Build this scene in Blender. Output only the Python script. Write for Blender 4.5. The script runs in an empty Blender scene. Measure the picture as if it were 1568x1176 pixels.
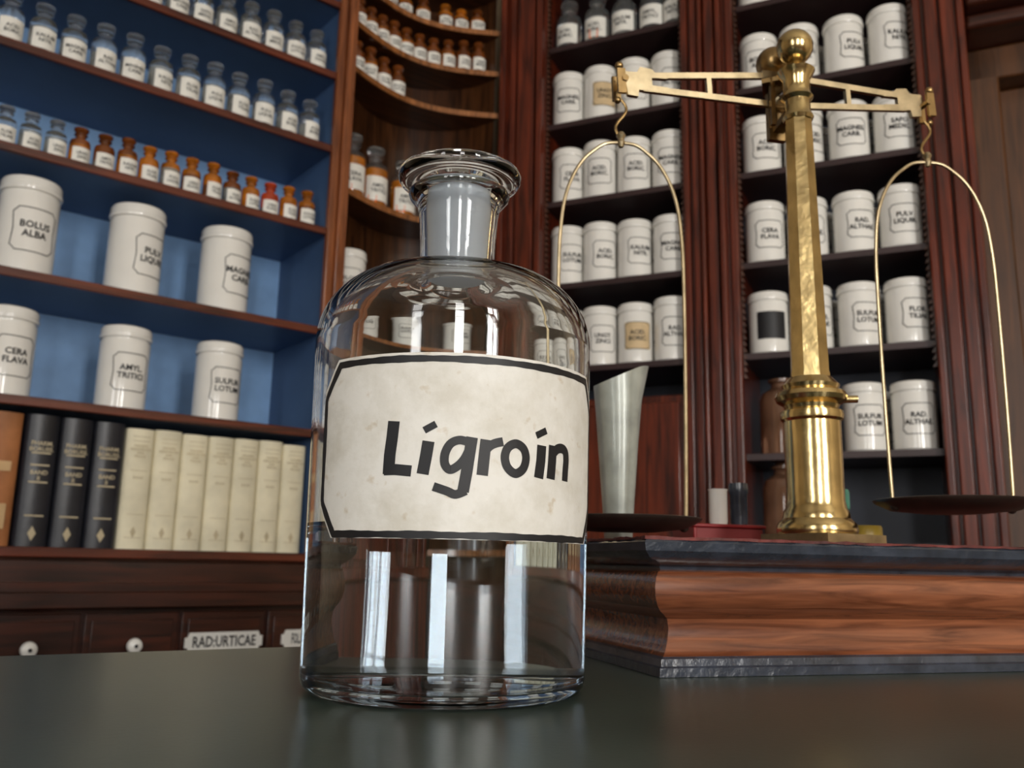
import bpy, math, random
from mathutils import Vector, Matrix
random.seed(7)
E = 0.964
TB = 0.900          # counter top height
rad = math.radians
scene = bpy.context.scene
try:
    scene.view_settings.view_transform = 'Standard'
except Exception:
    pass

# ------------------------------------------------------------------ materials
def newmat(name):
    m = bpy.data.materials.new(name); m.use_nodes = True
    nt = m.node_tree
    return m, nt, nt.nodes['Principled BSDF']

def pmat(name, col, rough=0.5, metal=0.0, trans=0.0, ior=1.45, coat=0.0, var=0.0, scale=8.0, bump=0.0, bscale=60.0, spec=None):
    m, nt, b = newmat(name)
    b.inputs['Base Color'].default_value = (*col, 1)
    b.inputs['Roughness'].default_value = rough
    b.inputs['Metallic'].default_value = metal
    b.inputs['Transmission Weight'].default_value = trans
    b.inputs['IOR'].default_value = ior
    b.inputs['Coat Weight'].default_value = coat
    b.inputs['Coat Roughness'].default_value = 0.08
    if spec is not None:
        b.inputs['Specular IOR Level'].default_value = spec
    tc = nt.nodes.new('ShaderNodeTexCoord')
    if var > 0:
        n = nt.nodes.new('ShaderNodeTexNoise'); n.inputs['Scale'].default_value = scale; n.inputs['Detail'].default_value = 5
        nt.links.new(tc.outputs['Object'], n.inputs['Vector'])
        r = nt.nodes.new('ShaderNodeValToRGB')
        r.color_ramp.elements[0].position = 0.3; r.color_ramp.elements[1].position = 0.7
        r.color_ramp.elements[0].color = (*[c*(1-var) for c in col], 1)
        r.color_ramp.elements[1].color = (*[min(1, c*(1+var)) for c in col], 1)
        nt.links.new(n.outputs['Fac'], r.inputs['Fac'])
        nt.links.new(r.outputs['Color'], b.inputs['Base Color'])
    if bump > 0:
        n2 = nt.nodes.new('ShaderNodeTexNoise'); n2.inputs['Scale'].default_value = bscale; n2.inputs['Detail'].default_value = 4
        nt.links.new(tc.outputs['Object'], n2.inputs['Vector'])
        bp = nt.nodes.new('ShaderNodeBump'); bp.inputs['Strength'].default_value = bump; bp.inputs['Distance'].default_value = 0.002
        nt.links.new(n2.outputs['Fac'], bp.inputs['Height'])
        nt.links.new(bp.outputs['Normal'], b.inputs['Normal'])
    return m

def wood(name, c1, c2, axis='z', rough=0.3, coat=0.3, fine=60.0, spec=0.4):
    m, nt, b = newmat(name)
    tc = nt.nodes.new('ShaderNodeTexCoord'); mp = nt.nodes.new('ShaderNodeMapping')
    s = [fine, fine, fine]; s['xyz'.index(axis)] = fine/14
    mp.inputs['Scale'].default_value = s
    n = nt.nodes.new('ShaderNodeTexNoise'); n.inputs['Scale'].default_value = 1.0; n.inputs['Detail'].default_value = 6; n.inputs['Distortion'].default_value = 0.8
    n2 = nt.nodes.new('ShaderNodeTexNoise'); n2.inputs['Scale'].default_value = 5.0; n2.inputs['Detail'].default_value = 3
    r = nt.nodes.new('ShaderNodeValToRGB')
    r.color_ramp.elements[0].position = 0.32; r.color_ramp.elements[1].position = 0.68
    r.color_ramp.elements[0].color = (*c1, 1); r.color_ramp.elements[1].color = (*c2, 1)
    mx = nt.nodes.new('ShaderNodeMixRGB'); mx.blend_type = 'MULTIPLY'; mx.inputs['Fac'].default_value = 0.5
    nt.links.new(tc.outputs['Object'], mp.inputs['Vector']); nt.links.new(mp.outputs['Vector'], n.inputs['Vector'])
    nt.links.new(tc.outputs['Object'], n2.inputs['Vector'])
    nt.links.new(n.outputs['Fac'], r.inputs['Fac'])
    nt.links.new(r.outputs['Color'], mx.inputs['Color1']); nt.links.new(n2.outputs['Fac'], mx.inputs['Color2'])
    nt.links.new(mx.outputs['Color'], b.inputs['Base Color'])
    b.inputs['Roughness'].default_value = rough; b.inputs['Coat Weight'].default_value = coat
    b.inputs['Coat Roughness'].default_value = 0.12
    b.inputs['Specular IOR Level'].default_value = spec
    bp = nt.nodes.new('ShaderNodeBump'); bp.inputs['Strength'].default_value = 0.15; bp.inputs['Distance'].default_value = 0.001
    nt.links.new(n.outputs['Fac'], bp.inputs['Height']); nt.links.new(bp.outputs['Normal'], b.inputs['Normal'])
    return m

M_mahog = wood('mahogany_vertical', (0.038, 0.006, 0.003), (0.20, 0.032, 0.011), 'z', rough=0.28, coat=0.3)
M_mahogh = wood('mahogany_horizontal', (0.05, 0.009, 0.004), (0.20, 0.038, 0.014), 'x')
M_dark = wood('dark_wood', (0.020, 0.006, 0.003), (0.085, 0.020, 0.009), 'x', rough=0.35, coat=0.2)
M_oak = wood('niche_wood', (0.20, 0.070, 0.018), (0.50, 0.19, 0.06), 'z', coat=0.5)
M_brownpanel = wood('brown_panel', (0.06, 0.022, 0.006), (0.13, 0.048, 0.014), 'z', rough=0.45, coat=0.1)
M_case = wood('case_walnut', (0.12, 0.034, 0.014), (0.35, 0.118, 0.050), 'x', rough=0.24, coat=0.55, fine=190)
M_ebony = pmat('ebonised_edge', (0.030, 0.036, 0.050), 0.26, var=0.4, scale=60, bump=0.4, bscale=150, coat=0.5)
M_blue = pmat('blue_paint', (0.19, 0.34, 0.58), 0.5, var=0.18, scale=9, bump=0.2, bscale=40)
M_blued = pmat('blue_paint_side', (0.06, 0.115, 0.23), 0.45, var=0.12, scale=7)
M_porc = pmat('white_porcelain', (0.82, 0.80, 0.75), 0.18, coat=0.6, var=0.03, scale=12)
M_ink = pmat('black_ink', (0.008, 0.008, 0.010), 0.5, var=0.2)
M_lab = pmat('paper_label_white', (0.80, 0.78, 0.72), 0.6, var=0.05, scale=40)
M_beige = pmat('paper_label_beige', (0.62, 0.46, 0.26), 0.6, var=0.1, scale=40)
M_orange = pmat('paper_label_orange', (0.85, 0.17, 0.02), 0.6, var=0.1, scale=40)
M_clearb = pmat('small_clear_glass', (0.93, 0.96, 0.97), 0.03, trans=0.96, ior=1.45)
M_powder = pmat('powder_in_glass', (0.36, 0.37, 0.35), 0.12, coat=0.8, var=0.45, scale=35, trans=0.55)
M_amber = pmat('amber_content', (0.60, 0.19, 0.015), 0.10, coat=0.6, var=0.5, scale=30, trans=0.45)
M_darkamber = pmat('dark_amber_glass', (0.15, 0.040, 0.007), 0.08, coat=0.8, var=0.4, scale=25)
M_redc = pmat('red_content', (0.40, 0.05, 0.015), 0.15, coat=0.6, var=0.3, scale=30)
M_brass = pmat('polished_brass', (0.60, 0.45, 0.21), 0.19, metal=1.0, var=0.24, scale=45, bump=0.12, bscale=90)
M_brassd = pmat('aged_brass', (0.32, 0.21, 0.09), 0.30, metal=1.0, var=0.35, scale=50)
M_brassp = pmat('pale_brass', (0.52, 0.42, 0.26), 0.32, metal=1.0, var=0.25, scale=60)
M_steel = pmat('steel', (0.6, 0.6, 0.6), 0.25, metal=1.0, var=0.1, scale=50)
M_pan = pmat('dark_pan_metal', (0.10, 0.08, 0.065), 0.36, metal=0.8, var=0.3, scale=40)
M_counter = pmat('counter_linoleum', (0.036, 0.051, 0.040), 0.30, var=0.12, scale=14, bump=0.03, bscale=300, spec=0.6)
M_redcloth = pmat('red_leather', (0.10, 0.014, 0.010), 0.6, var=0.6, scale=70, bump=0.5, bscale=200)
M_wallp = pmat('wall_plaster', (0.60, 0.51, 0.38), 0.8, var=0.05, scale=3)
M_ceil = pmat('ceiling_plaster', (0.72, 0.68, 0.60), 0.85, var=0.03, scale=3)
M_floor = wood('floor_boards', (0.10, 0.05, 0.025), (0.24, 0.12, 0.06), 'x', rough=0.4, coat=0.1, fine=20)
M_white = pmat('white_paint', (0.75, 0.74, 0.7), 0.5, var=0.03)
M_cream = pmat('cream_book_spine', (0.74, 0.68, 0.50), 0.6, var=0.12, scale=18, bump=0.2)
M_black = pmat('black_book_spine', (0.013, 0.014, 0.020), 0.35, var=0.3, scale=18, bump=0.2)
M_tan = pmat('tan_book_spine', (0.36, 0.14, 0.05), 0.5, var=0.25, scale=20)
M_gilt = pmat('gilt_lettering', (0.50, 0.42, 0.27), 0.4, var=0.2)
M_page = pmat('book_pages', (0.6, 0.55, 0.42), 0.8, var=0.1, scale=60)
M_enamel = pmat('enamel_plate', (0.78, 0.78, 0.75), 0.2, coat=0.6, var=0.03)
M_greycup = pmat('pewter_measure', (0.36, 0.38, 0.34), 0.34, metal=0.25, var=0.25, scale=40, coat=0.3)
M_bluetin = pmat('blue_tin', (0.03, 0.16, 0.26), 0.3, var=0.3, scale=60)
M_green = pmat('green_tin', (0.05, 0.20, 0.14), 0.3, var=0.3, scale=60)
M_yel = pmat('yellow_lid', (0.45, 0.30, 0.04), 0.35, var=0.2)

def glassmat(name, col, rough, ior, tr=1.0):
    m, nt, b = newmat(name)
    b.inputs['Base Color'].default_value = (*col, 1)
    b.inputs['Roughness'].default_value = rough
    b.inputs['Transmission Weight'].default_value = tr
    b.inputs['IOR'].default_value = ior
    return m
M_glass = glassmat('bottle_glass', (0.97, 0.99, 0.99), 0.0, 1.50)
M_frost = glassmat('ground_glass', (0.72, 0.77, 0.84), 0.42, 1.45, 0.5)
M_liquid = glassmat('clear_liquid', (0.76, 0.84, 0.92), 0.0, 1.38)

# label paper with faint stains
m, nt, b = newmat('ligroin_label_paper')
tc = nt.nodes.new('ShaderNodeTexCoord')
n = nt.nodes.new('ShaderNodeTexNoise'); n.inputs['Scale'].default_value = 38; n.inputs['Detail'].default_value = 10; n.inputs['Roughness'].default_value = .65
r = nt.nodes.new('ShaderNodeValToRGB')
r.color_ramp.elements[0].position = 0.34; r.color_ramp.elements[0].color = (0.60, 0.57, 0.50, 1)
r.color_ramp.elements[1].position = 0.58; r.color_ramp.elements[1].color = (0.73, 0.71, 0.66, 1)
n2 = nt.nodes.new('ShaderNodeTexNoise'); n2.inputs['Scale'].default_value = 110; n2.inputs['Detail'].default_value = 3
r2 = nt.nodes.new('ShaderNodeValToRGB')
r2.color_ramp.elements[0].position = 0.66; r2.color_ramp.elements[0].color = (1, 1, 1, 1)
r2.color_ramp.elements[1].position = 0.78; r2.color_ramp.elements[1].color = (0.68, 0.54, 0.36, 1)
mx = nt.nodes.new('ShaderNodeMixRGB'); mx.blend_type = 'MULTIPLY'; mx.inputs['Fac'].default_value = 0.7
nt.links.new(tc.outputs['Object'], n.inputs['Vector']); nt.links.new(tc.outputs['Object'], n2.inputs['Vector'])
nt.links.new(n.outputs['Fac'], r.inputs['Fac']); nt.links.new(n2.outputs['Fac'], r2.inputs['Fac'])
nt.links.new(r.outputs['Color'], mx.inputs['Color1']); nt.links.new(r2.outputs['Color'], mx.inputs['Color2'])
nt.links.new(mx.outputs['Color'], b.inputs['Base Color']); b.inputs['Roughness'].default_value = 0.6
n3 = nt.nodes.new('ShaderNodeTexNoise'); n3.inputs['Scale'].default_value = 120; n3.inputs['Detail'].default_value = 4
nt.links.new(tc.outputs['Object'], n3.inputs['Vector'])
bp = nt.nodes.new('ShaderNodeBump'); bp.inputs['Strength'].default_value = 0.25; bp.inputs['Distance'].default_value = 0.001
nt.links.new(n3.outputs['Fac'], bp.inputs['Height']); nt.links.new(bp.outputs['Normal'], b.inputs['Normal'])
M_paper = m

# ------------------------------------------------------------------ mesh builder
class MB:
    def __init__(s): s.v = []; s.f = []; s.m = []
    def add(s, vs, fs, mi):
        o = len(s.v); s.v.extend([tuple(p) for p in vs])
        for f in fs: s.f.append(tuple(i+o for i in f)); s.m.append(mi)
    def box(s, x0, x1, y0, y1, z0, z1, mi=0):
        vs = [(x0,y0,z0),(x1,y0,z0),(x1,y1,z0),(x0,y1,z0),(x0,y0,z1),(x1,y0,z1),(x1,y1,z1),(x0,y1,z1)]
        s.add(vs, [(0,3,2,1),(4,5,6,7),(0,1,5,4),(1,2,6,5),(2,3,7,6),(3,0,4,7)], mi)
    def bar(s, p0, p1, w, h, mi=0, side=None):
        p0, p1 = Vector(p0), Vector(p1); d = (p1-p0).normalized()
        sd = Vector(side) if side else d.cross(Vector((0,0,1)))
        if sd.length < 1e-4: sd = Vector((1,0,0))
        sd = (sd - d*sd.dot(d)).normalized(); up = sd.cross(d).normalized()
        vs = []
        for p in (p0, p1):
            for a, c in ((-1,-1),(1,-1),(1,1),(-1,1)):
                vs.append(p + sd*a*w/2 + up*c*h/2)
        s.add(vs, [(0,1,2,3),(7,6,5,4),(0,4,5,1),(1,5,6,2),(2,6,7,3),(3,7,4,0)], mi)
    def lathe(s, prof, cx=0, cy=0, z0=0, seg=32, mi=0, rot=0.0):
        vs = []; rings = []
        for (r, z) in prof:
            if r < 1e-6:
                rings.append([len(vs)]); vs.append((cx, cy, z0+z))
            else:
                ids = []
                for i in range(seg):
                    a = rot + 2*math.pi*i/seg
                    ids.append(len(vs)); vs.append((cx+r*math.cos(a), cy+r*math.sin(a), z0+z))
                rings.append(ids)
        fs = []
        for A, B in zip(rings[:-1], rings[1:]):
            for i in range(seg):
                j = (i+1) % seg
                if len(A) == 1 and len(B) == 1: continue
                if len(A) == 1: fs.append((A[0], B[j], B[i]))
                elif len(B) == 1: fs.append((A[i], A[j], B[0]))
                else: fs.append((A[i], A[j], B[j], B[i]))
        s.add(vs, fs, mi)
    def tube(s, pts, r, seg=10, mi=0):
        pts = [Vector(p) for p in pts]; vs = []; fs = []
        t0 = (pts[1]-pts[0]).normalized()
        nrm = t0.cross(Vector((0,0,1)))
        if nrm.length < 1e-3: nrm = t0.cross(Vector((0,1,0)))
        nrm.normalize()
        for k, p in enumerate(pts):
            t = (pts[min(k+1, len(pts)-1)] - pts[max(k-1, 0)]).normalized()
            nrm = (nrm - t*nrm.dot(t)).normalized(); bn = t.cross(nrm)
            rr = r[k] if isinstance(r, (list, tuple)) else r
            for i in range(seg):
                a = 2*math.pi*i/seg
                vs.append(p + (nrm*math.cos(a)+bn*math.sin(a))*rr)
        for k in range(len(pts)-1):
            for i in range(seg):
                j = (i+1) % seg
                fs.append((k*seg+i, k*seg+j, (k+1)*seg+j, (k+1)*seg+i))
        fs.append(tuple(range(seg))[::-1]); fs.append(tuple((len(pts)-1)*seg+i for i in range(seg)))
        s.add(vs, fs, mi)
    def sphere(s, c, r, mi=0, seg=28):
        prof = [(r*math.sin(math.pi*i/16), -r*math.cos(math.pi*i/16)) for i in range(17)]
        prof[0] = (0, -r); prof[-1] = (0, r)
        s.lathe(prof, c[0], c[1], c[2], seg, mi)
    def build(s, name, mats, loc=(0,0,0), rz=0.0, parent=None, bevel=0, sharp=35):
        me = bpy.data.meshes.new(name); me.from_pydata(s.v, [], s.f); me.update()
        for mt in mats: me.materials.append(mt)
        me.polygons.foreach_set('material_index', s.m)
        me.polygons.foreach_set('use_smooth', [True]*len(s.f))
        me.set_sharp_from_angle(angle=rad(sharp))
        ob = bpy.data.objects.new(name, me); scene.collection.objects.link(ob)
        ob.location = loc; ob.rotation_euler = (0, 0, rz)
        if parent: ob.parent = parent
        if bevel:
            bv = ob.modifiers.new('bevel', 'BEVEL'); bv.width = bevel; bv.segments = 2; bv.limit_method = 'ANGLE'
        return ob

def empty(name, loc=(0,0,0), rz=0.0):
    e = bpy.data.objects.new(name, None); scene.collection.objects.link(e)
    e.location = loc; e.rotation_euler = (0,0,rz); e.empty_display_size = 0.05
    return e

# ------------- flat shapes wrapped on cylinders
def subdiv(pts, L, closed=False):
    out = []; n = len(pts)
    for i in range(n if closed else n-1):
        a = Vector(pts[i]); b = Vector(pts[(i+1) % n]); k = max(1, int((b-a).length/L))
        for j in range(k): out.append(a.lerp(b, j/k))
    if not closed: out.append(Vector(pts[-1]))
    return out
def stroke(pts, w, closed=False, L=None):
    if L: 
        if isinstance(w, (list, tuple)): L = None
        else: pts = subdiv(pts, L, closed)
    pts = [Vector(p) for p in pts]; n = len(pts); vs = []; fs = []
    for i in range(n):
        a = pts[(i-1) % n] if (closed or i > 0) else pts[i]
        c = pts[(i+1) % n] if (closed or i < n-1) else pts[i]
        d1 = (pts[i]-a); d2 = (c-pts[i])
        if d1.length < 1e-9: d1 = d2
        if d2.length < 1e-9: d2 = d1
        d1.normalize(); d2.normalize()
        t = (d1+d2); t = t.normalized() if t.length > 1e-6 else d1
        nn = Vector((-t.y, t.x)); k = 1/max(0.5, nn.dot(Vector((-d1.y, d1.x))))
        ww = (w[i] if isinstance(w, (list, tuple)) else w)/2*k
        vs += [pts[i]+nn*ww, pts[i]-nn*ww]
    for i in range(n if closed else n-1):
        j = (i+1) % n; fs.append((2*i+1, 2*j+1, 2*j, 2*i))
    return vs, fs
def wrap(vs, R, phi0, cx, cy, z0):
    out = []
    for p in vs:
        a = phi0 + p[0]/R
        out.append((cx+R*math.cos(a), cy+R*math.sin(a), z0+p[1]))
    return out
def smooth_pts(pts, n=6, closed=False):
    P = [Vector(p) for p in pts]; out = []; m = len(P)
    for i in range(m if closed else m-1):
        if closed: p0,p1,p2,p3 = P[(i-1)%m],P[i],P[(i+1)%m],P[(i+2)%m]
        else: p0,p1,p2,p3 = P[max(i-1,0)],P[i],P[i+1],P[min(i+2,m-1)]
        for j in range(n):
            t = j/n
            out.append(0.5*((2*p1)+(p2-p0)*t+(2*p0-5*p1+4*p2-p3)*t*t+(3*p1-p0-3*p2+p3)*t**3))
    if not closed: out.append(P[-1])
    return out

_tc = {}
def text2d(s):
    if s in _tc: return _tc[s]
    cu = bpy.data.curves.new('t', 'FONT'); cu.body = s; cu.align_x = 'CENTER'; cu.align_y = 'CENTER'; cu.resolution_u = 2; cu.size = 1; cu.offset = 0.02
    ob = bpy.data.objects.new('t', cu); scene.collection.objects.link(ob)
    bpy.context.view_layer.update()
    me = bpy.data.meshes.new_from_object(ob.evaluated_get(bpy.context.evaluated_depsgraph_get()))
    vs = [(v.co.x, v.co.y) for v in me.vertices]; fs = [tuple(p.vertices) for p in me.polygons]
    bpy.data.objects.remove(ob); bpy.data.curves.remove(cu); bpy.data.meshes.remove(me)
    _tc[s] = (vs, fs); return _tc[s]

NAMES = ["SULFUR\nLOTUM", "AMYL.\nTRITICI", "PULV.\nLIQUIR.", "KALIUM\nNITR.", "RAD.\nALTHAE.", "MAGNES.\nCARB.", "BOLUS\nALBA", "ACID.\nBORIC.", "CERA\nFLAVA", "SAPO\nMEDIC.", "FLOR.\nTILIAE", "UNGT.\nZINCI"]

def add_jar(mb, cx, cy, z, r, h, face, style=0):
    # mats: 0 porcelain 1 ink 2 beige 3 orange
    prof = [(0,0),(r*.93,0),(r,.02*h),(r,.79*h),(r*.97,.81*h),(r*.93,.815*h),(r*.93,.83*h),(r*1.03,.835*h),(r*1.05,.85*h),(r*1.05,.865*h),(r*1.02,.875*h),(r*1.02,.94*h),(r*.97,.965*h),(r*.8,.985*h),(r*.4,.997*h),(0,h)]
    mb.lathe(prof, cx, cy, z, 36, 0)
    W = r*0.76; H = h*0.215; c = r*0.18; R = r+0.0008; zc = z+h*0.43
    if style in (1, 2, 3):
        pts = [(-W,-H),(W,-H),(W,H),(-W,H)]
        n = 10; vs = []; fs = []
        for i in range(n+1):
            x = -W+2*W*i/n; vs += [(x,-H),(x,H)]
        for i in range(n): fs.append((2*i,2*i+2,2*i+3,2*i+1))
        mb.add(wrap(vs, R, face, cx, cy, zc), fs, style)
    if style != 1:
        lw = 0.0011 + 0.013*r
        out = [(-W+c,-H),(W-c,-H),(W-c*.5,-H+c*.6),(W,-H+c),(W*.93,0),(W,H-c),(W-c*.5,H-c*.6),(W-c,H),(-W+c,H),(-W+c*.5,H-c*.6),(-W,H-c),(-W*.93,0),(-W,-H+c),(-W+c*.5,-H+c*.6)]
        vs, fs = stroke(out, lw, True, L=0.008)
        mb.add(wrap(vs, R+0.0004, face, cx, cy, zc), fs, 1)
        tv, tf = text2d(random.choice(NAMES)); sc = r*0.34
        mb.add(wrap([(x*sc, y*sc) for x, y in tv], R+0.0012, face, cx, cy, zc), tf, 1)
JM = [M_porc, M_ink, M_beige, M_orange]

def add_bottle(mb, cx, cy, z, r, h, face, body=0, fill=0.62, stopper=1):
    # mats 0 powder 1 clear 2 label 3 ink 4 amber 5 red 6 darkamber 7 orange
    mb.lathe([(0,0),(r*.95,0),(r,.02*h),(r,fill*h*.92)], cx, cy, z, 20, body)
    mb.lathe([(r,fill*h*.92),(r,.62*h),(r*.9,.68*h),(r*.6,.725*h),(r*.48,.74*h),(r*.46,.81*h),(r*.64,.825*h),(r*.64,.84*h),(r*.36,.845*h)], cx, cy, z, 20, stopper)
    mb.lathe([(r*.36,.842*h),(r*.34,.86*h),(r*.62,.90*h),(r*.72,.94*h),(r*.68,.98*h),(r*.4,1.0*h),(0,h)], cx, cy, z, 20, stopper)
    R = r+0.0006; W = r*1.05; z0 = .10*h; z1 = .48*h
    vs = []; fs = []; n = 10
    for i in range(n+1):
        x = -W+2*W*i/n; vs += [(x,z0),(x,z1)]
    for i in range(n): fs.append((2*i,2*i+2,2*i+3,2*i+1))
    mb.add(wrap(vs, R, face, cx, cy, z), fs, 2)
    tv, tf = text2d(random.choice(NAMES)); sc = r*0.42
    mb.add(wrap([(x*sc, y*sc) for x, y in tv], R+0.0008, face, cx, cy, z+.29*h), tf, 3)
BM = [M_powder, M_clearb, M_lab, M_ink, M_amber, M_redc, M_darkamber, M_orange]

# ------------------------------------------------------------------ room shell
XL, XR, YB, YF, CE = -3.3, 3.1, -2.3, 3.1, 3.35
mb = MB(); mb.box(XL-.1, XR+.1, YB-.1, YF, -.1, 0); mb.build('floor', [M_floor])
mb = MB(); mb.box(XL-.1, XR+.1, YB-.1, YF, CE, CE+.1); mb.build('ceiling', [M_ceil])
WINS = [(-1.75, -1.15), (.10, .55), (1.50, 2.20)]
mb = MB(); xs = [XL-.1] + [v for w in WINS for v in w] + [XR+.1]
for i in range(0, len(xs), 2): mb.box(xs[i], xs[i+1], YB-.1, YB, 0, CE)
for w in WINS:
    mb.box(w[0], w[1], YB-.1, YB, 0, .95); mb.box(w[0], w[1], YB-.1, YB, 2.8, CE)
mb.build('wall_back', [M_wallp])
for i, w in enumerate(WINS):
    mb = MB(); f = .05
    mb.box(w[0]-.03, w[0]+f, YB-.03, YB+.03, .90, 2.83); mb.box(w[1]-f, w[1]+.03, YB-.03, YB+.03, .90, 2.83)
    mb.box(w[0], w[1], YB-.03, YB+.03, .92, .98); mb.box(w[0], w[1], YB-.03, YB+.03, 2.75, 2.82)
    cx = (w[0]+w[1])/2
    if i == 2: mb.box(cx-.02, cx+.02, YB-.02, YB+.02, .95, 2.8)
    mb.box(w[0], w[1], YB-.02, YB+.02, 2.15, 2.20)
    mb.box(w[0]-.06, w[1]+.06, YB-.02, YB+.12, .87, .90)
    mb.build('window_%d' % (i+1), [M_white])
    ld = bpy.data.lights.new('window_daylight', 'AREA'); ld.shape = 'RECTANGLE'; ld.size = w[1]-w[0]; ld.size_y = 1.8
    ld.energy = (28, 40, 120)[i]; ld.color = (1.0, 0.965, 0.915)
    lo = bpy.data.objects.new('window_daylight', ld); scene.collection.objects.link(lo)
    lo.location = (cx, YB-.16, 1.87); lo.rotation_euler = (rad(90), 0, 0)
LO = Vector((-.485, 2.2, 0)); LA = math.atan2(.624, .7815)
RO = Vector((-.048, 2.49, 0)); RA = -rad(24)
mb = MB(); mb.box(-3.3, .72, .33, .43, 0, CE); mb.build('wall_left', [M_wallp], LO, LA)
mb = MB(); mb.box(-.25, 3.4, .33, .43, 0, CE); mb.build('wall_right', [M_wallp], RO, RA)
mb = MB(); mb.box(XL-.1, XL, YB, .75, 0, CE); mb.build('wall_side_left', [M_wallp])
mb = MB(); mb.box(XR, XR+.1, YB, 1.45, 0, CE); mb.build('wall_side_right', [M_wallp])

# ------------------------------------------------------------------ left shelving
Z = lambda z: E+z
root = empty('pharmacy_shelving_unit', LO, LA)
SH = [1.49, 1.28, 1.07, .84, .575, .313, .012]
top = 1.95
mb = MB()
mb.box(-1.6, .03, .285, .30, Z(-.06), Z(top), 0)                 # back
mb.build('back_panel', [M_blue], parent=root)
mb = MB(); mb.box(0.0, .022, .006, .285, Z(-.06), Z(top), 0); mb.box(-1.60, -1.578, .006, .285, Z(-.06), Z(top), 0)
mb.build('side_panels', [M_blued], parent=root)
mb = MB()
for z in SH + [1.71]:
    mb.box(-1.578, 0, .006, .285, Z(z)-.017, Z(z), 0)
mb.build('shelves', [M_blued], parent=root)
mb = MB()
for z in SH + [1.71]:
    mb.box(-1.578, .0, -.004, .0065, Z(z)-.019, Z(z)+.001, 0)
mb.build('shelf_edges', [M_mahogh], parent=root, bevel=.002)
mb = MB()
mb.box(-.006, .016, -.012, .006, Z(-.06), Z(top)); mb.box(.016, .034, -.022, .006, Z(-.06), Z(top)); mb.box(.034, .049, -.010, .20, Z(-.06), Z(top))
mb.box(-1.62, -1.57, -.012, .006, Z(-.06), Z(top))
mb.build('stiles', [wood('stile_wood', (0.14, .036, .011), (.42, .13, .04), 'z')], parent=root, bevel=.003)
mb = MB()
mb.box(-1.66, .049, -.02, .30, Z(-.105), Z(-.012)); mb.box(-1.66, .049, -.045, -.02, Z(-.075), Z(-.055)); mb.box(-1.66, .049, -.055, -.02, Z(-.105), Z(-.075))
mb.box(-1.66, .049, -.026, .30, Z(-.012), Z(-.009))
mb.box(-1.66, .049, .0, .32, 0, Z(-.105))
mb.box(-1.66, .049, -.03, 0, Z(top), Z(top)+.10); mb.box(-1.66, .049, -.06, .30, Z(top)+.10, Z(top)+.16)
# drawers
for row in range(4):
    z1 = Z(-.118) - row*.17; z0 = z1-.155
    for k in range(-8, 1):
        xc = k*.197+.0; a, b2 = xc-.094, xc+.094
        if b2 > .048: b2 = .047
        mb.box(a, b2, -.012, 0, z0, z1); mb.box(a+.012, b2-.012, -.018, -.012, z0+.014, z1-.014)
mb.build('drawer_cabinet', [M_dark], parent=root, bevel=.003)
mb = MB(); zk = Z(-.19)
for row in range(3):
    for k in range(-8, 1):
        xc = k*.197 if k else -.012; zz = Z(-.183)-row*.17
        if k in (0, -1, -4, -5) :
            w2 = .088 if k != 0 else .05; hh = .021; c = .010
            out = [(-w2+c,-hh),(w2-c,-hh),(w2-c*.6,-hh+c),(w2,-hh+c),(w2,hh-c),(w2-c*.6,hh-c),(w2-c,hh),(-w2+c,hh),(-w2+c*.6,hh-c),(-w2,hh-c),(-w2,-hh+c),(-w2+c*.6,-hh+c)]
            n0 = len(out)
            vs = [(xc+x, -.018, zz+y) for x, y in out] + [(xc+x, -.022, zz+y) for x, y in out]
            fs = [tuple(range(n0, 2*n0))] + [(i, (i+1) % n0, n0+(i+1) % n0, n0+i) for i in range(n0)]
            mb.add(vs, fs, 0)
            tv, tf = text2d("RAD:URTICAE" if k == -1 else "FOL.SENN")
            mb.add([(xc+x*.023*(1 if k else .5), -.0228, zz+y*.032) for x, y in tv], tf, 1)
        else:
            prof = [(0.006,0),(.006,.010),(.013,.014),(.016,.020),(.014,.027),(.007,.031),(0,.032)]
            t = MB(); t.lathe(prof, 0, 0, 0, 20, 0)
            mb.add([(xc+v[0], -.018-v[2], zz+v[1]) for v in t.v], t.f, 0)
            t = MB(); t.lathe([(0,.0321),(.004,.033),(0,.034)], 0, 0, 0, 10, 0)
            mb.add([(xc+v[0], -.018-v[2], zz+v[1]) for v in t.v], t.f, 1)
mb.build('knobs_and_plates', [M_enamel, M_ink], parent=root)

# jars on left shelves (individual, large)
def place_jar(t, d, z, r, h, tw, style=0):
    ob = MB(); add_jar(ob, 0, 0, 0, r, h, rad(-90)+tw, style)
    p = LO + Matrix.Rotation(LA, 3, 'Z') @ Vector((-t, d, 0))
    return ob.build('porcelain_jar', JM, (p.x, p.y, Z(z)+.0005), LA)
for t, tw in ((.2315, 22), (.445, 28), (.671, 6), (.90, 15)): place_jar(t, .078, .575, .060, .222, rad(tw))
for t, tw in ((.228, 6), (.445, 4), (.68, 12), (.90, 10)): place_jar(t, .072, .313, .0535, .195, rad(tw))

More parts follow.
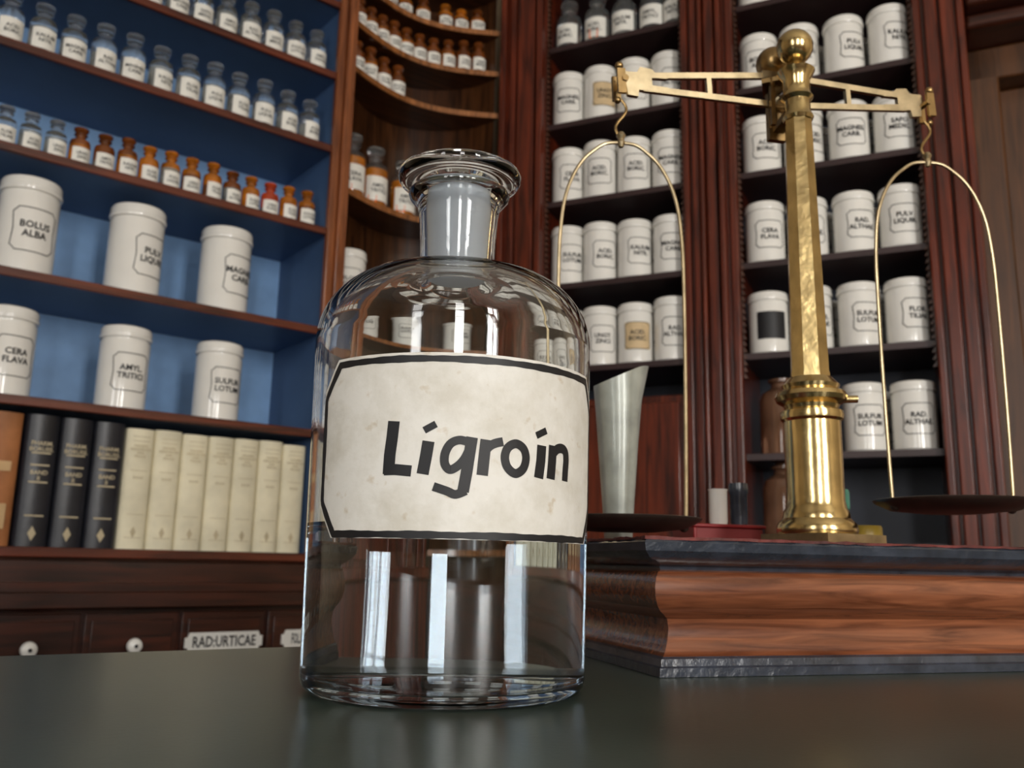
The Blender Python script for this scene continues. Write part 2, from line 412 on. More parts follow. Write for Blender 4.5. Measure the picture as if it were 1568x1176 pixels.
def bottle_row(name, z, t0, t1, step, r, h, bodies, d=.05):
    mb = MB(); t = t0
    while t < t1:
        bd = bodies(t); hh = h*random.uniform(.95, 1.05)
        add_bottle(mb, -t, d+random.uniform(-.004,.004), Z(z)+.0005, r, hh, rad(-90)+rad(8)+random.uniform(-.2,.2), bd[0], random.choice([.3,.6,.56,.45]), bd[1])
        t += step
    mb.build(name, BM, LO, LA)
bottle_row('row_of_glass_bottles', 1.28, .045, 1.0, .062, .0275, .128, lambda t: (0, 1))
bottle_row('row_of_glass_bottles', 1.28, .075, 1.0, .07, .026, .125, lambda t: (0, 1), .15)
bottle_row('row_of_glass_bottles', 1.07, .050, 1.0, .0645, .0280, .135, lambda t: (0, 1))
bottle_row('row_of_glass_bottles', .84, .042, 1.0, .050, .0225, .102, lambda t: random.choice([(0, 4), (4, 1), (4, 4), (4, 1), (0, 6), (0, 5), (6, 4), (4, 6)]) if t < .60 else (0, 1))
bottle_row('row_of_glass_bottles', 1.49, .045, 1.0, .062, .0265, .128, lambda t: (0, 1))

# books
def books(name, x0, wds, hgt, d, mat, deco):
    mb = MB(); x = x0
    for w in wds:
        h = hgt*random.uniform(.985, 1.01); n = 8; w2 = w*.97
        vs = []; fs = []
        for i in range(n+1):
            a = math.pi*i/n; xx = x+w2/2-math.cos(a)*w2/2; yy = .035-math.sin(a)*.012
            vs += [(xx, yy, Z(.0135)), (xx, yy, Z(.0135)+h)]
        for i in range(n): fs.append((2*i, 2*i+2, 2*i+3, 2*i+1))
        b0 = len(vs); vs += [(x, .2, Z(.0135)), (x, .2, Z(.0135)+h), (x+w2, .2, Z(.0135)), (x+w2, .2, Z(.0135)+h)]
        fs += [(b0, 0, 1, b0+1), (2*n, b0+2, b0+3, 2*n+1), (b0, b0+1, b0+3, b0+2)]
        fs.append(tuple([2*i+1 for i in range(n+1)] + [b0+3, b0+1])); fs.append(tuple([2*i for i in range(n, -1, -1)] + [b0, b0+2]))
        mb.add(vs, fs, 0)
        mb.box(x+.003, x+w2-.003, .045, .197, Z(.014), Z(.0135)+h+.0006, 2)
        xc = x+w2/2
        if deco == 'black':
            for zz in (.19, .165, .13, .062):
                mb.box(xc-w2*.28, xc+w2*.28, .0222, .0232, Z(.012)+zz, Z(.012)+zz+.003, 1)
            for txt, zz, s in (("PHARM.\nBORUSS.", .205, .012), ("BAND\nII", .145, .012)):
                tv, tf = text2d(txt); mb.add([(xc+a*s, .0225, Z(.012)+zz+b*s) for a, b in tv], tf, 1)
            mb.add([(xc, .0225, Z(.055)), (xc+.008, .0225, Z(.04)), (xc, .0225, Z(.025)), (xc-.008, .0225, Z(.04))], [(0,1,2,3)], 1)
        elif deco == 'cream':
            for zz in (.245, .235, .17, .075, .025):
                mb.box(xc-w2*.30, xc+w2*.30, .0225, .0232, Z(.012)+zz, Z(.012)+zz+.0012, 1)
            for txt, zz, s in (("HAGERS\nHANDBUCH\nDER\nPRAXIS", .213, .0078), ("BAND", .155, .008)):
                tv, tf = text2d(txt); mb.add([(xc+a*s, .0225, Z(.012)+zz+b*s) for a, b in tv], tf, 1)
            mb.add([(xc, .0225, Z(.062)), (xc+.006, .0225, Z(.050)), (xc, .0225, Z(.036)), (xc-.006, .0225, Z(.050))], [(0,1,2,3)], 1)
        else:
            mb.box(xc-w2*.35, xc+w2*.35, .022, .0232, Z(.012)+.15, Z(.012)+.17, 1)
            mb.box(xc-w2*.35, xc+w2*.35, .022, .0232, Z(.012)+.035, Z(.012)+.085, 1)
        x += w
    return mb
books('b', -.4325, [.0612]*7, .262, 0, 0, 'cream').build('row_of_cream_books', [M_cream, M_gilt, M_page], LO, LA)
books('b', -.6315, [.066]*3, .268, 0, 0, 'black').build('row_of_black_books', [M_black, M_gilt, M_page], LO, LA)
books('b', -1.05, [.08, .07, .09, .08, .095], .272, 0, 0, 'tan').build('row_of_tan_books', [M_tan, pmat('book_label', (.55,.35,.16), .5, var=.2), M_page], LO, LA)

# ------------------------------------------------------------------ corner niche
NA = Vector((-.447, 2.232, 0)); NQ = Vector((-.052, 2.49, 0))
NL = (NQ-NA).length; NR = math.atan2((NQ-NA).y, (NQ-NA).x)
nroot = empty('curved_corner_shelving', NA, NR)
def fr(u): return .012+.075*math.sin(math.pi*u)
def bk(u): return .03+.20*math.sin(math.pi*u)**.6
NS = [1.74, 1.605, 1.468, 1.330, .972, .655, .36, .05]
mb = MB(); n = 20
for z in NS:
    vs = []; fs = []
    for i in range(n+1):
        u = i/n; x = u*NL*.985+.004
        vs += [(x, fr(u), Z(z)-.014), (x, fr(u), Z(z)), (x, bk(u), Z(z)), (x, bk(u), Z(z)-.014)]
    for i in range(n):
        a, c = 4*i, 4*i+4
        for k in range(4): fs.append((a+k, c+k, c+(k+1) % 4, a+(k+1) % 4))
    fs.append((0,1,2,3)); fs.append((4*n+3, 4*n+2, 4*n+1, 4*n)); mb.add(vs, fs, 0)
    vs = []; fs = []
    for i in range(n+1):
        u = i/n; x = u*NL*.985+.004
        vs += [(x, fr(u)-.005, Z(z)-.015), (x, fr(u)-.005, Z(z)+.001), (x, fr(u)+.001, Z(z)+.001), (x, fr(u)+.001, Z(z)-.015)]
    for i in range(n):
        a, c = 4*i, 4*i+4
        for k in range(4): fs.append((a+k, c+k, c+(k+1) % 4, a+(k+1) % 4))
    mb.add(vs, fs, 1)
mb.build('curved_shelves', [wood('niche_shelf', (.03,.010,.004), (.12,.04,.014), 'x'), M_oak], parent=nroot)
mb = MB(); vs = []; fs = []
for i in range(n+1):
    u = i/n; x = u*NL*.985+.004; vs += [(x, bk(u), 0), (x, bk(u), Z(top))]
for i in range(n): fs.append((2*i, 2*i+2, 2*i+3, 2*i+1))
mb.add(vs, fs, 0)
mb.build('curved_back', [wood('niche_back', (.020,.007,.003), (.10,.035,.011), 'z')], parent=nroot)
mb = MB()
vs = []; fs = []
for i in range(n+1):
    u = i/n; x = u*NL*.985+.004; vs += [(x, fr(u)-.02, 0), (x, fr(u)-.02, Z(-.02))]
for i in range(n): fs.append((2*i, 2*i+2, 2*i+3, 2*i+1))
mb.add(vs, fs, 0)
mb.build('curved_base', [M_dark], parent=nroot)
def niche_row(z, us, r, h, bodies, kind='b'):
    mb = MB()
    for u in us:
        x = u*NL; y = fr(u)+r+.012
        f = rad(-90) + rad(-8) + random.uniform(-.15,.15)
        if kind == 'b':
            bd = random.choice(bodies); add_bottle(mb, x, y, Z(z)+.0005, r, h*random.uniform(.93,1.04), f, bd[0], .66 if h > .15 else .6, bd[1])
            if h > .15:
                W = r*.35; vs = [(-W,0),(W,0),(W,.022),(-W,.022)]
                mb.add(wrap(vs, r+.0012, f-.5, x, y, Z(z)+.012), [(0,1,2,3)], 7)
        else: add_jar(mb, x, y, Z(z)+.0015, r, h, f)
    mb.build('row_of_apothecary_bottles' if kind == 'b' else 'row_of_porcelain_jars', BM if kind == 'b' else JM, NA, NR)
niche_row(1.605, [.1,.2,.30,.42,.55,.70,.80,.9], .024, .085, [(6,4),(4,6),(6,6)])
niche_row(1.468, [.06,.155,.25,.345,.44,.535,.63,.725,.82,.91], .0235, .108, [(6,6),(6,6),(4,6)])
niche_row(1.330, [.06,.17,.28,.39], .0245, .112, [(6,6),(4,6)])
niche_row(.972, [.09,.27,.48,.71,.90], .037, .190, [(4,1),(6,6),(4,6),(4,1)])
niche_row(.655, [.12,.50,.86], .046, .175, [], 'j')
niche_row(.36, [.15,.52,.85], .046, .165, [], 'j')

# ------------------------------------------------------------------ right cabinets
rroot = empty('mahogany_display_cabinet', RO, RA)
mb = MB()
mb.box(0, 1.27, .285, .30, 0, Z(top))
mb.build('back_panel', [pmat('cabinet_back', (.022,.027,.042), .5, var=.2)], parent=rroot)
mb = MB()
def post(x0, x1, segs):
    mb.box(x0, x1, .0, .285, 0, Z(top))
    w = x1-x0
    for a, c, d in segs: mb.box(x0+a*w, x0+c*w, -d, 0.0, 0, Z(top))
post(.0, .140, [(0,.14,.022),(.20,.34,.008),(.40,.80,.014),(.86,1.0,.026)])
post(.548, .690, [(0,.14,.012),(.20,.34,.024),(.36,.44,.035),(.46,.66,.020),(.70,.80,.032),(.86,1.0,.012)])
post(1.135, 1.250, [(0,.16,.012),(.22,.48,.024),(.52,.78,.030),(.84,1.0,.014)])
# lower panels
mb.box(.14, .548, .02, .285, 0, Z(.44)); mb.box(.165, .235, .0, .02, 0, Z(.42)); mb.box(.25, .525, .008, .02, Z(.02), Z(.42))
mb.box(.69, 1.135, .02, .285, 0, Z(.06))
mb.box(0, 1.25, -.05, .02, 0, Z(-.02)); mb.box(-.0, 1.25, -.07, .02, Z(-.02), Z(.005))
mb.box(0, 1.25, -.05, .30, Z(top), Z(top)+.15)
mb.build('frame', [M_mahog], parent=rroot, bevel=.004)
mb = MB()
RS = [.278, .535, .777, 1.027, 1.27, 1.52, 1.77]
for z in RS:
    if z > .4: mb.box(.14, .548, .018, .285, Z(z)-.016, Z(z))
    mb.box(.69, 1.135, .018, .285, Z(z)-.016, Z(z))
mb.box(.69, 1.135, .018, .285, Z(.045), Z(.061))
mb.build('shelves', [pmat('shelf_dark', (.034,.016,.016), .4, var=.2)], parent=rroot)
# saw-tooth shelf supports
mb = MB()
for x, d in ((.141, 1), (.547, -1), (.691, 1), (1.134, -1)):
    z = .47
    while z < 1.9:
        mb.add([(x, .012, Z(z)), (x, .030, Z(z)), (x+d*.010, .030, Z(z)), (x+d*.010, .012, Z(z)), (x, .012, Z(z)+.016), (x, .030, Z(z)+.016)], [(0,1,2,3),(0,3,4),(1,5,2),(3,2,5,4),(0,4,5,1)], 0)
        z += .017
mb.build('sawtooth_supports', [wood('support_wood', (.05,.02,.012), (.18,.08,.05), 'z')], parent=rroot)

def jar_rows(x0, xs, zlist, r, h):
    for zi, z in enumerate(zlist):
        mb = MB()
        for k, x in enumerate(xs):
            st = SPECIAL.get((zi, k), 0)
            if st == -1: continue
            add_jar(mb, x0+x, .070, Z(z)+.0005, r, h*random.uniform(.97,1.03), rad(-90)+rad(22)+random.uniform(-.25,.25), st)
            if x0+x+.02+r < (.54 if x0 < .5 else 1.12):
                add_jar(mb, x0+x+.02, .195, Z(z)+.0005, r*.98, h*random.uniform(.95,1.02), rad(-90)+rad(14), 0)
        mb.build('row_of_porcelain_jars', JM, RO, RA)
SPECIAL = {(3, 1): 2, (0, 2): 2}
jar_rows(.14, [.052, .150, .252, .354], [.535, .777, 1.027, 1.27], .0485, .176)
SPECIAL = {(0, 0): -1, (0, 1): -1, (1, 0): 1}
jar_rows(.69, [.058, .165, .278, .388], [.278, .535, .777, 1.027, 1.27, 1.52], .0500, .168)
mb = MB()
for x, b_ in ((.05, 1), (.14, 0), (.225, 0), (.31, 1), (.38, 0)):
    add_bottle(mb, .14+x, .07, Z(1.52)+.0005, .038, .17, rad(-90), b_, .55, 1)
    if x in (.14,): mb.add(wrap([(-.014,0),(.014,0),(.014,.03),(-.014,.03)], .0395, rad(-90), .14+x, .07, Z(1.535)), [(0,1,2,3)], 7)
mb.build('row_of_glass_bottles', BM, RO, RA)
mb = MB()
mb.lathe([(0,0),(.052,0),(.055,.004),(.055,.13),(.048,.155),(.026,.170),(.024,.18),(.032,.185),(.032,.19),(.02,.192),(.02,.195),(.03,.198),(0,.20)], .69+.080, .09, Z(.061)+.0005, 32, 0)
mb.lathe([(0,0),(.052,0),(.055,.004),(.055,.14),(.048,.16),(.026,.175),(.024,.185),(.032,.19),(.032,.196),(0,.2)], .69+.080, .09, Z(.278)+.0005, 32, 0)
mb.build('large_brown_glass_bottles', [pmat('brown_glass', (.24,.12,.07), .08, trans=.5, coat=.6, var=.3, scale=20)], RO, RA)

# wooden door with lintel at the far right
droot = empty('door_1', RO, RA)
mb = MB()
mb.box(1.33, 2.15, .22, .26, 0, Z(1.24)); 
for a, c in ((1.40, 1.70), (1.78, 2.08)):
    for z0, z1 in ((.15, .95), (1.05, 2.05)): mb.box(a, c, .205, .22, z0, z1)
mb.build('leaf', [M_brownpanel], parent=droot, bevel=.006)
mb = MB()
mb.box(1.255, 1.33, .15, .328, 0, Z(1.33)); mb.box(2.15, 2.23, .15, .328, 0, Z(1.33)); mb.box(1.255, 2.23, .15, .328, Z(1.24), Z(1.33))
mb.build('frame', [M_brownpanel], parent=droot, bevel=.006)
mb = MB(); mb.box(1.255, 2.3, .04, .328, Z(1.33), Z(1.37)); mb.box(1.255, 2.34, .0, .328, Z(1.37), Z(1.45)); mb.box(1.255, 2.40, -.06, .328, Z(1.45), Z(1.60))
mb.build('cornice', [M_dark], parent=droot, bevel=.01)

# ------------------------------------------------------------------ counter
ca = math.atan2(.527, .85)
croot = empty('pharmacy_counter', (-.154, .6956+.004, 0), ca)
mb = MB(); mb.box(-1.3, 1.35, -.88, 0, TB-.035, TB)
mb.build('worktop', [M_counter], parent=croot, bevel=.006)
mb = MB(); mb.box(-1.25, 1.30, -.84, -.04, 0, TB-.035)
for k in range(5): mb.box(-1.22+k*.51, -1.22+k*.51+.46, -.052+.012, -.028, .12, TB-.08)
mb.build('body', [M_dark], parent=croot, bevel=.004)

# ------------------------------------------------------------------ scale case
BL, BW = .42, .245
BO = (.0895, .5445, TB+.0003); BA = math.atan2(.28, .96)
prof = [(0,0,1),(0,.0050,1),(-.0015,.0060,1),(-.002,.0100,1),(-.0045,.0112,0),(-.0070,.014,0),(-.0100,.020,0),(-.0115,.027,0),(-.0100,.0325,0),(-.0055,.0355,0),(-.0015,.0375,0),(.002,.041,0),(.0042,.046,0),(.0045,.052,0),(.0030,.0575,0),(.0005,.0605,0),(-.002,.0615,1),(-.001,.0635,1),(.005,.0655,1),(.011,.069,1),(.0150,.0725,1),(.0160,.0775,1),(.0145,.079,1)]
mb = MB(); vs = []
for o, h, mi in prof: vs += [(-o,-o,h),(BL+o,-o,h),(BL+o,BW+o,h),(-o,BW+o,h)]
mb.v = [tuple(v) for v in vs]
for k in range(len(prof)-1):
    for i in range(4):
        j = (i+1) % 4; mb.f.append((4*k+i, 4*k+j, 4*k+4+j, 4*k+4+i)); mb.m.append(prof[k][2])
K = 4*(len(prof)-1); mb.f.append((K,K+1,K+2,K+3)); mb.m.append(1); mb.f.append((3,2,1,0)); mb.m.append(1)
n = 60; ring = []
def ragged(a, b2, n):
    out = []
    for i in range(n):
        t = i/n; p = Vector(a).lerp(Vector(b2), t); out.append((p.x+random.uniform(-.0007,.0007), p.y+random.uniform(-.0007,.0007)))
    return out
q = .0152
c = [(-q,-q),(BL+q,-q),(BL+q,BW+q),(-q,BW+q)]
for i in range(4): ring += ragged(c[i], c[(i+1) % 4], n)
N = len(ring)
vs = [(x, y, .079+random.uniform(-.0004,.0004)) for x, y in ring] + [(x, y, .0805+random.uniform(-.0004,.0006)) for x, y in ring]
fs = [(i, (i+1) % N, N+(i+1) % N, N+i) for i in range(N)] + [tuple(range(N, 2*N))]
mb.add(vs, fs, 2)
mb.build('wooden_scale_case', [M_case, M_ebony, M_redcloth], BO, BA, sharp=28)
BT = TB+.0003+.0810   # case top world

# ------------------------------------------------------------------ balance scale
CX, CY = .2345, .690
sroot = empty('brass_balance_scale', (0, 0, 0))
mb = MB(); z = lambda v: E+v
bt = BT - E + .0004
t = MB(); t.box(-.032, .032, -.032, .032, bt, bt+.008); ca2, sa2 = math.cos(BA+.25), math.sin(BA+.25)
mb.add([(CX+.004+x*ca2-y*sa2, CY+x*sa2+y*ca2, E+zz) for x, y, zz in t.v], t.f, 2)
mb.lathe([(0,bt+.008),(.029,bt+.008),(.030,bt+.011),(.029,bt+.016),(.025,bt+.020),(.0242,bt+.025),(.0225,bt+.028),(.0215,bt+.034),(.0215,.112),(.0235,.114),(.024,.117),(.0235,.120),(.020,.122),(.021,.125),(.026,.128),(.0275,.1315),(.026,.135),(.021,.138),(.022,.141),(.019,.144),(.0165,.147),(0,.147)], CX, CY, E, 48, 0)
mb.lathe([(0,.147),(.0155,.147),(.0155,.150),(.0150,.152),(.0112,.366),(0,.366)], CX, CY, E, 8, 0, rot=rad(10))
mb.lathe([(0,.366),(.0115,.366),(.0128,.369),(.0115,.372),(.0105,.374),(.0105,.384),(.0132,.387),(.0115,.390),(.0110,.392),(.0110,.403),(.014,.408),(.0155,.411),(.012,.414),(.008,.416),(.006,.420),(.0,.421)], CX, CY, E, 40, 0)
mb.sphere((CX, CY, E+.4343), .0152, 0)
mb.tube([(CX+.021, CY-.004, E+.130), (CX+.034, CY-.007, E+.130)], .003, 12, 0)
mb.build('column', [M_brass, M_brassd, M_brassp], parent=sroot)
# fork bracket holding the beam
PX, PY, PZ = .2283, .716, .4015
d = Vector((.2826, .0576, 0)).normalized(); tilt = math.atan2(.016, .288)
bx = Vector((d.x*math.cos(tilt), d.y*math.cos(tilt), math.sin(tilt))); by = Vector((-d.y, d.x, 0)); bz = bx.cross(by)
def B(u, v, w=0): return Vector((PX, PY, E+PZ)) + bx*u + bz*v + by*w
mb = MB()
mb.bar((CX, CY, E+.402), (PX-.001, PY+.012, E+.409), .012, .006, 0)
mb.bar((CX, CY, E+.380), (PX-.001, PY+.012, E+.375), .010, .006, 0)
mb.bar((PX-.001, PY+.010, E+.366), (PX-.001, PY+.010, E+.425), .016, .006, 0, side=tuple(bx))
mb.bar((PX-.009, PY-.008, E+.372), (PX-.009, PY-.008, E+.416), .004, .004, 0, side=tuple(bx))
mb.bar((PX-.009, PY-.010, E+.414), (PX-.001, PY+.014, E+.414), .018, .004, 0, side=tuple(bx))
mb.sphere((PX-.002, PY+.008, E+.439), .0150, 0)
mb.lathe([(.010,.414),(.006,.418),(.005,.426)], PX-.002, PY+.008, E, 20, 0)
mb.tube([B(0,.0,-.012), B(0,.0,.014)], .0035, 12, 1)
mb.build('fork_bracket', [M_brassd, M_steel], parent=sroot)
mb = MB()
for s, A in ((-1, .144), (1, .141)):
    mb.bar(B(0,.021), B(s*(A-.018),.0105), .004, .0052, 0, side=tuple(by))
    mb.bar(B(0,-.007), B(s*(A-.018),-.001), .004, .0052, 0, side=tuple(by))
    mb.bar(B(s*.066,.015), B(s*.066,-.004), .0042, .0042, 0, side=tuple(by))
    pts = [(A-.040,.0125),(A-.030,.0135),(A-.026,.017),(A-.016,.018),(A-.013,.013),(A-.002,.013),(A+.001,.006),(A-.003,.001),(A-.004,-.008),(A-.013,-.009),(A-.014,-.003),(A-.040,-.003),(A-.040,.001),(A-.026,.002),(A-.026,.009),(A-.040,.009)]
    pf = [B(s*u, v, -.0022) for u, v in pts]; pb = [B(s*u, v, .0022) for u, v in pts]; q = len(pts)
    mb.add(pf+pb, [tuple(range(q)), tuple(range(2*q-1, q-1, -1))]+[(i, (i+1) % q, q+(i+1) % q, q+i) for i in range(q)], 0)
    mb.tube([B(s*A, .003, -.010), B(s*A, .003, .010)], .0028, 10, 1)
    mb.bar(B(s*(A+.003),.012,-.007), B(s*(A+.003),-.010,-.007), .007, .003, 1, side=tuple(bx))
    mb.bar(B(s*(A+.003),.012,.007), B(s*(A+.003),-.010,.007), .007, .003, 1, side=tuple(bx))
    mb.sphere(B(s*(A+.004),.015,-.006), .0036, 1, 14); mb.sphere(B(s*(A+.005),-.013,0), .0030, 1, 14)
mb.bar(B(-.016,.021), B(.016,.021), .006, .006, 0, side=tuple(by))
mb.bar(B(0,.022), B(0,-.008), .006, .014, 0, side=tuple(by))
mb.bar(B(0,.0,.005), B(0,-.02,.005), .002, .003, 0, side=tuple(by))
mb.build('beam', [M_brassp, M_brassd], parent=sroot)
# pans
def pan(s, A, apex, panz, hw, yaw):
    e = B(s*(A+.002), -.012)
    mb = MB()
    x0, y0, z0 = e; za = E+apex
    L = z0-za
    pts = []
    for i in range(25):
        t = i/24; pts.append((x0+.0045*math.sin(t*2*math.pi), y0, z0-L*t))
    mb.tube(pts, .0013, 8, 1)
    mb.lathe([(0,.006),(.0025,.005),(.0040,.002),(.0025,-.001),(.0035,-.004),(.002,-.008),(0,-.009)], x0, y0, za, 14, 0)
    pz = E+panz; pts = []
    dx, dy = math.cos(yaw), math.sin(yaw)
    half = [(0, 0), (.25, -.0015), (.45, -.008), (.65, -.018), (.82, -.033), (.94, -.052), (1.0, -.075), (1.03, -.11), (1.03, -.2), (1.0, -(apex-panz)+.012), (.96, -(apex-panz)+.003)]
    hs = smooth_pts(half, 6)
    L2 = [(-p.x, p.y) for p in reversed(hs)] + [(p.x, p.y) for p in hs[1:]]
    mb.tube([(x0+dx*u*hw, y0+dy*u*hw, za-.004+v) for u, v in L2], .0015, 10, 0)
    mb.build('pan_stirrup', [M_brassp, M_brassd], parent=sroot)
    mb = MB(); R = hw*1.19
    mb.lathe([(0,-.006),(R*.45,-.0055),(R*.8,-.003),(R*.97,.002),(R,.0035),(R*1.01,.0045),(R*.99,.005),(R*.95,.0035),(R*.8,-.001),(R*.4,-.0035),(0,-.004)], x0, y0, pz, 56, 0)
    for q in (-1, 1): mb.sphere((x0+dx*q*hw*.96, y0+dy*q*hw*.96, pz-.001), .004, 0, 12)
    mb.build('pan', [M_pan], parent=sroot)
pan(-1, .144, .3465, .0305, .0495, rad(6))
pan(1, .139, .362, .0530, .0520, rad(4))

# small objects on the case
def oncase(L, w): return (BO[0]+.96*L-.28*w, BO[1]+.28*L+.96*w)
x, y = oncase(.069, .222)
mb = MB(); n = 40; hs = [0,.002,.03,.08,.12,.147]; prof2 = [.0115,.0118,.0135,.0170,.0195,.0215]
vs = []; fs = []
def ringcup(rr, h, tilt, spout):
    out = []
    for i in range(n):
        a = 2*math.pi*i/n; r_ = rr*(1+spout*max(0, math.cos(a-.3))**6)
        out.append((r_*math.cos(a), r_*math.sin(a), h+tilt*math.cos(a-.3)))
    return out
rings = [ringcup(r_, h, (h/.147)**3*.010, (h/.147)**6*.35) for r_, h in zip(prof2, hs)]
rin = [ringcup(r_-.0012, h, (h/.147)**3*.010, (h/.147)**6*.35) for r_, h in zip(prof2[::-1], hs[::-1])][:-1]
allr = rings+rin
for rg in allr: vs += rg
for k in range(len(allr)-1):
    for i in range(n):
        j = (i+1) % n; fs.append((k*n+i, k*n+j, (k+1)*n+j, (k+1)*n+i))
fs.append(tuple(range(n))[::-1]); fs.append(tuple((len(allr)-1)*n+i for i in range(n)))
mb.add(vs, fs, 0)
mb.build('pewter_measuring_cup', [M_greycup], (x, y, BT))
x, y = oncase(.150, .195)
mb = MB(); mb.box(-.034,.034,-.02,.02,0,.003); mb.box(-.034,.034,-.02,.02,.015,.018); mb.box(-.034,-.031,-.02,.02,.003,.015); mb.box(-.031,.032,-.018,.018,.003,.015,1)
mb.build('red_notebook', [pmat('red_cover', (.20,.01,.012), .4, var=.2), pmat('red_page_edge', (.18,.02,.02), .6, var=.2)], (x, y, BT), BA, bevel=.001)
x2, y2 = oncase(.150, .195)
mb = MB(); mb.lathe([(0,0),(.0075,0),(.008,.003),(.0080,.028),(.0088,.030),(.0078,.030),(.0072,.028),(.007,.004),(0,.004)], 0, 0, 0, 28, 0)
mb.build('porcelain_pill_cup', [M_porc], (x2, y2, BT+.0184))
x2, y2 = oncase(.171, .197)
mb = MB(); mb.lathe([(0,0),(.007,0),(.0075,.003),(.0075,.026),(.0085,.028),(.0085,.033),(.008,.036),(0,.037)], 0, 0, 0, 28, 0)
mb.build('black_stopper_vial', [M_ebony], (x2, y2, BT+.0184))
x, y = oncase(.258, .19)
mb = MB(); mb.lathe([(0,0),(.016,0),(.0165,.002),(.0165,.032),(.016,.034)], 0,0,0,32,0); mb.lathe([(.016,.034),(.0168,.035),(.0168,.050),(.016,.052),(0,.0525)],0,0,0,32,1)
mb.build('ointment_tin', [M_bluetin, M_green], (x, y, BT))
x, y = oncase(.300, .20)
mb = MB(); mb.lathe([(0,0),(.014,0),(.0145,.002),(.0145,.012)], 0,0,0,32,0); mb.lathe([(.0145,.012),(.0155,.013),(.0155,.020),(.0145,.022),(0,.0222)],0,0,0,32,1)
mb.build('small_salve_pot', [M_ebony, M_yel], (x, y, BT))

# ------------------------------------------------------------------ ligroin bottle
BX, BY = -.0320, .477
R = .0718
FL = .032
def cone(h): return 1+FL*max(0, min(1, h/.178))
def fx(P):
    out = []
    for r, h in P:
        if r > .03 and h < .222:
            k = min(1, (r-.03)/.02); r = r*(1+(R/.07*cone(h)-1)*k)
        if h > .2235: h = .2235+(h-.2235)*.885
        out.append((r, h))
    return out
def conev(vs): return [(p[0]*cone(p[2]), p[1]*cone(p[2]), p[2]) for p in vs]
broot = empty('ligroin_reagent_bottle', (BX, BY, TB+.0003))
outer = [(0,.003),(.030,.0022),(.052,.0010),(.062,0),(.0672,.0012),(.0693,.004),(.070,.008),(.070,.06),(.070,.12),(.070,.178)]
for i in range(1, 13):       # shoulder
    a = i/12*math.pi/2*.96
    outer.append((.024+.046*math.cos(a)**.92, .178+.041*math.sin(a)))
outer += [(.0232,.2215),(.0212,.2235),(.0206,.227),(.0210,.240),(.0222,.258),(.0232,.264),(.0262,.268),(.0280,.2705),(.0285,.2725),(.0275,.2742),(.0240,.2745)]
inner = [(.0205,.2738),(.0185,.262),(.0172,.240),(.0168,.226),(.0175,.221),(.0215,.2165)]
for i in range(11, 0, -1):
    a = i/12*math.pi/2*.96
    inner.append((.0235+.0437*math.cos(a)**.92, .177+.0378*math.sin(a)))
inner += [(.0674,.176),(.0674,.12),(.0674,.06),(.0674,.010),(.0662,.0065),(.062,.0048),(.045,.0062),(.025,.0080),(0,.0090)]
mb = MB(); mb.lathe(fx(outer+inner), 0, 0, 0, 128, 0)
mb.build('glass_body', [M_glass], parent=broot, sharp=60)
LQ = .0815; e_ = .0003
liq = [(0,.0090-e_),(.025,.0080-e_),(.045,.0062-e_),(.062,.0048-e_),(.0662+e_,.0065-e_),(.0674+e_,.010),(.0674+e_,.06),(.0674+e_,LQ),(.0665,LQ-.0012),(.064,LQ-.0016),(0,LQ-.0016)]
mb = MB(); mb.lathe(fx(liq), 0, 0, 0, 128, 0); mb.build('ligroin_liquid', [M_liquid], parent=broot, sharp=40)
mb = MB(); mb.lathe(fx([(0,.222),(.0150,.222),(.0163,.223),(.0168,.240),(.0181,.262),(.0196,.2725),(.0196,.2735),(0,.2735)]), 0, 0, 0, 72, 0)
mb.build('stopper_plug', [M_frost], parent=broot, sharp=40)
mb = MB(); mb.lathe(fx([(0,.2738),(.0190,.2738),(.0200,.2748),(.0240,.2765),(.0295,.2785),(.0335,.2805),(.0346,.2825),(.0348,.2850),(.0340,.2868),(.0325,.2874),(.030,.2868),(.026,.2850),(.018,.2838),(0,.2835)]), 0, 0, 0, 96, 0)
mb.build('stopper_disc', [M_glass], parent=broot, sharp=60)

# label
phi_c = math.atan2(-BY, -BX); PH = phi_c + rad(9.5)     # label centre
RL = R+.0004; W = rad(66.5)*R; z0, z1 = .0735, .1585; c = .0145
mb = MB(); n = 96; vs = []; fs = []
for i in range(n+1):
    xx = -W+2*W*i/n; cut = max(0, abs(xx)-(W-c*.72))/.72
    vs += [(xx, z0+cut), (xx, z1-cut)]
for i in range(n): fs.append((2*i, 2*i+2, 2*i+3, 2*i+1))
mb.add(conev(wrap(vs, RL, PH, 0, 0, 0)), fs, 0)
cc = c
Wb = W-.0018; zb0, zb1 = z0+.0018, z1-.0030
out = [(-Wb+cc*.72, zb0), (Wb-cc*.72, zb0), (Wb, zb0+cc), (Wb+.0006, zb0+cc+.002), (Wb+.0006, zb1-cc-.002), (Wb, zb1-cc), (Wb-cc*.72, zb1), (-Wb+cc*.72, zb1), (-Wb, zb1-cc), (-Wb-.0006, zb1-cc-.002), (-Wb-.0006, zb0+cc+.002), (-Wb, zb0+cc)]
pp = subdiv(out, .002, True)
wl = [.0032+.0003*math.sin(i*.35)+.0002*math.sin(i*1.3) for i in range(len(pp))]
vs, fs = stroke(pp, wl, True)
mb.add(conev(wrap(vs, RL+.00015, PH, 0, 0, 0)), fs, 1)
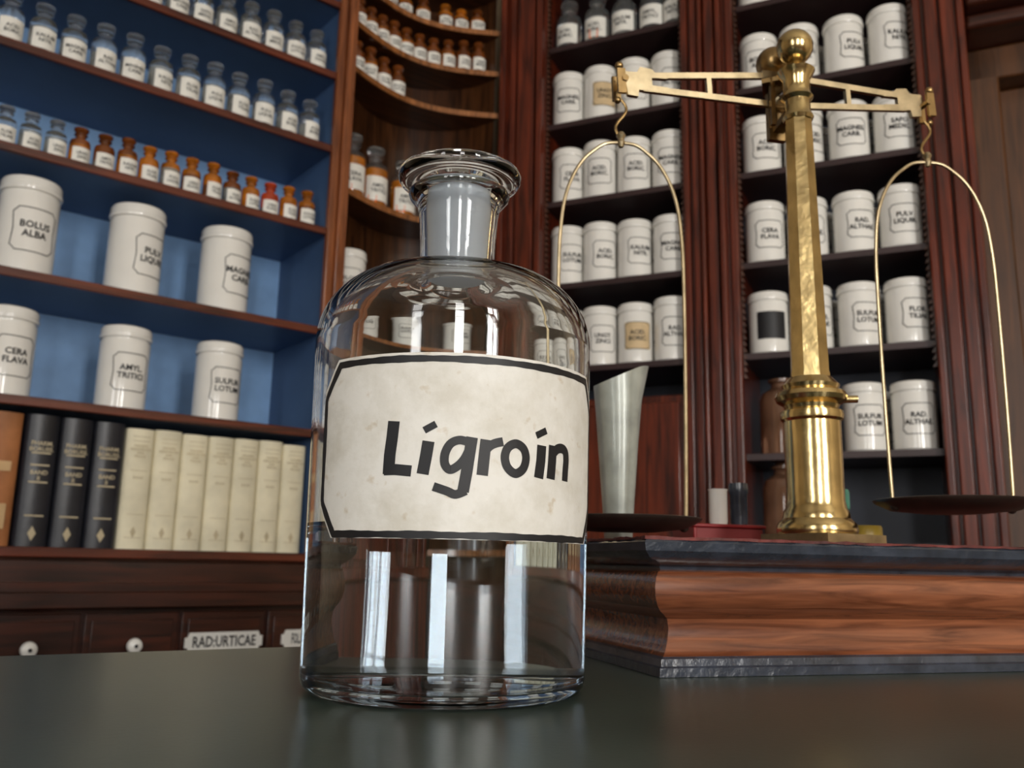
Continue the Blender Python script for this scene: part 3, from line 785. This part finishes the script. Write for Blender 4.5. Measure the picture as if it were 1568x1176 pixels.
# lettering
def mp(x, y):
    q = x-741.0; th = 9.8+(.279*q+.000176*q*q)*.965
    return Vector((rad(th)*RL, .1035+(740-(y-.02*q))*.000292))
letters = []
def S(pts, w=11, sm=True, closed=False):
    P = [Vector(p) for p in pts]
    if sm: P = smooth_pts(P, 8, closed)
    P2 = [mp(p.x, p.y) for p in P]
    vs, fs = stroke(P2, w*1.50*.000292, closed, L=.0008)
    letters.append((vs, fs))
S([(617,659),(615,685),(612,712),(611,742)], 13, False)
S([(603,735),(622,735),(648,738)], 11.5, False)
S([(672,692),(669,716),(665,743)], 12.5, False)
S([(665,675),(682,665)], 7.5, False)
S([(728,693),(715,690),(703,696),(696,711),(696,727),(703,736),(713,731),(722,720),(728,706)], 9)
S([(732,685),(729,712),(726,740),(722,770)], 12, False)
S([(726,768),(712,774),(700,769),(681,762)], 9)
S([(751,688),(749,714),(747,744)], 12, False)
S([(750,706),(756,698),(764,693),(774,690)], 9.5)
S([(792,692),(781,699),(777,714),(781,730),(792,739),(803,731),(807,714),(803,699)], 9.5, True, True)
S([(831,691),(830,716),(827,744)], 12.5, False)
S([(822,676),(838,666)], 7.5, False)
S([(850,689),(849,716),(847,744)], 12.5, False)
S([(850,703),(858,694),(867,692),(874,697),(876,710),(875,726),(874,745)], 10.5)
for vs, fs in letters: mb.add(conev(wrap(vs, RL+.00018, phi_c, 0, 0, 0)), fs, 1)
mb.build('paper_label', [M_paper, M_ink], parent=broot, sharp=60)

# ------------------------------------------------------------------ world, camera
w = bpy.data.worlds.new('World'); scene.world = w; w.use_nodes = True
bg = w.node_tree.nodes['Background']; bg.inputs['Color'].default_value = (.75, .85, 1, 1); bg.inputs['Strength'].default_value = 1.5
cam = bpy.data.cameras.new('camera'); co = bpy.data.objects.new('camera', cam); scene.collection.objects.link(co)
cam.sensor_width = 36; cam.lens = 31.5; cam.clip_start = .01
p = rad(11.3)
co.matrix_world = Matrix.Translation((0, 0, E)) @ Matrix.Rotation(rad(90)+p, 4, 'X') @ Matrix.Rotation(.02, 4, 'Z')
cam.dof.use_dof = True; cam.dof.focus_distance = .43; cam.dof.aperture_fstop = 17
scene.camera = co
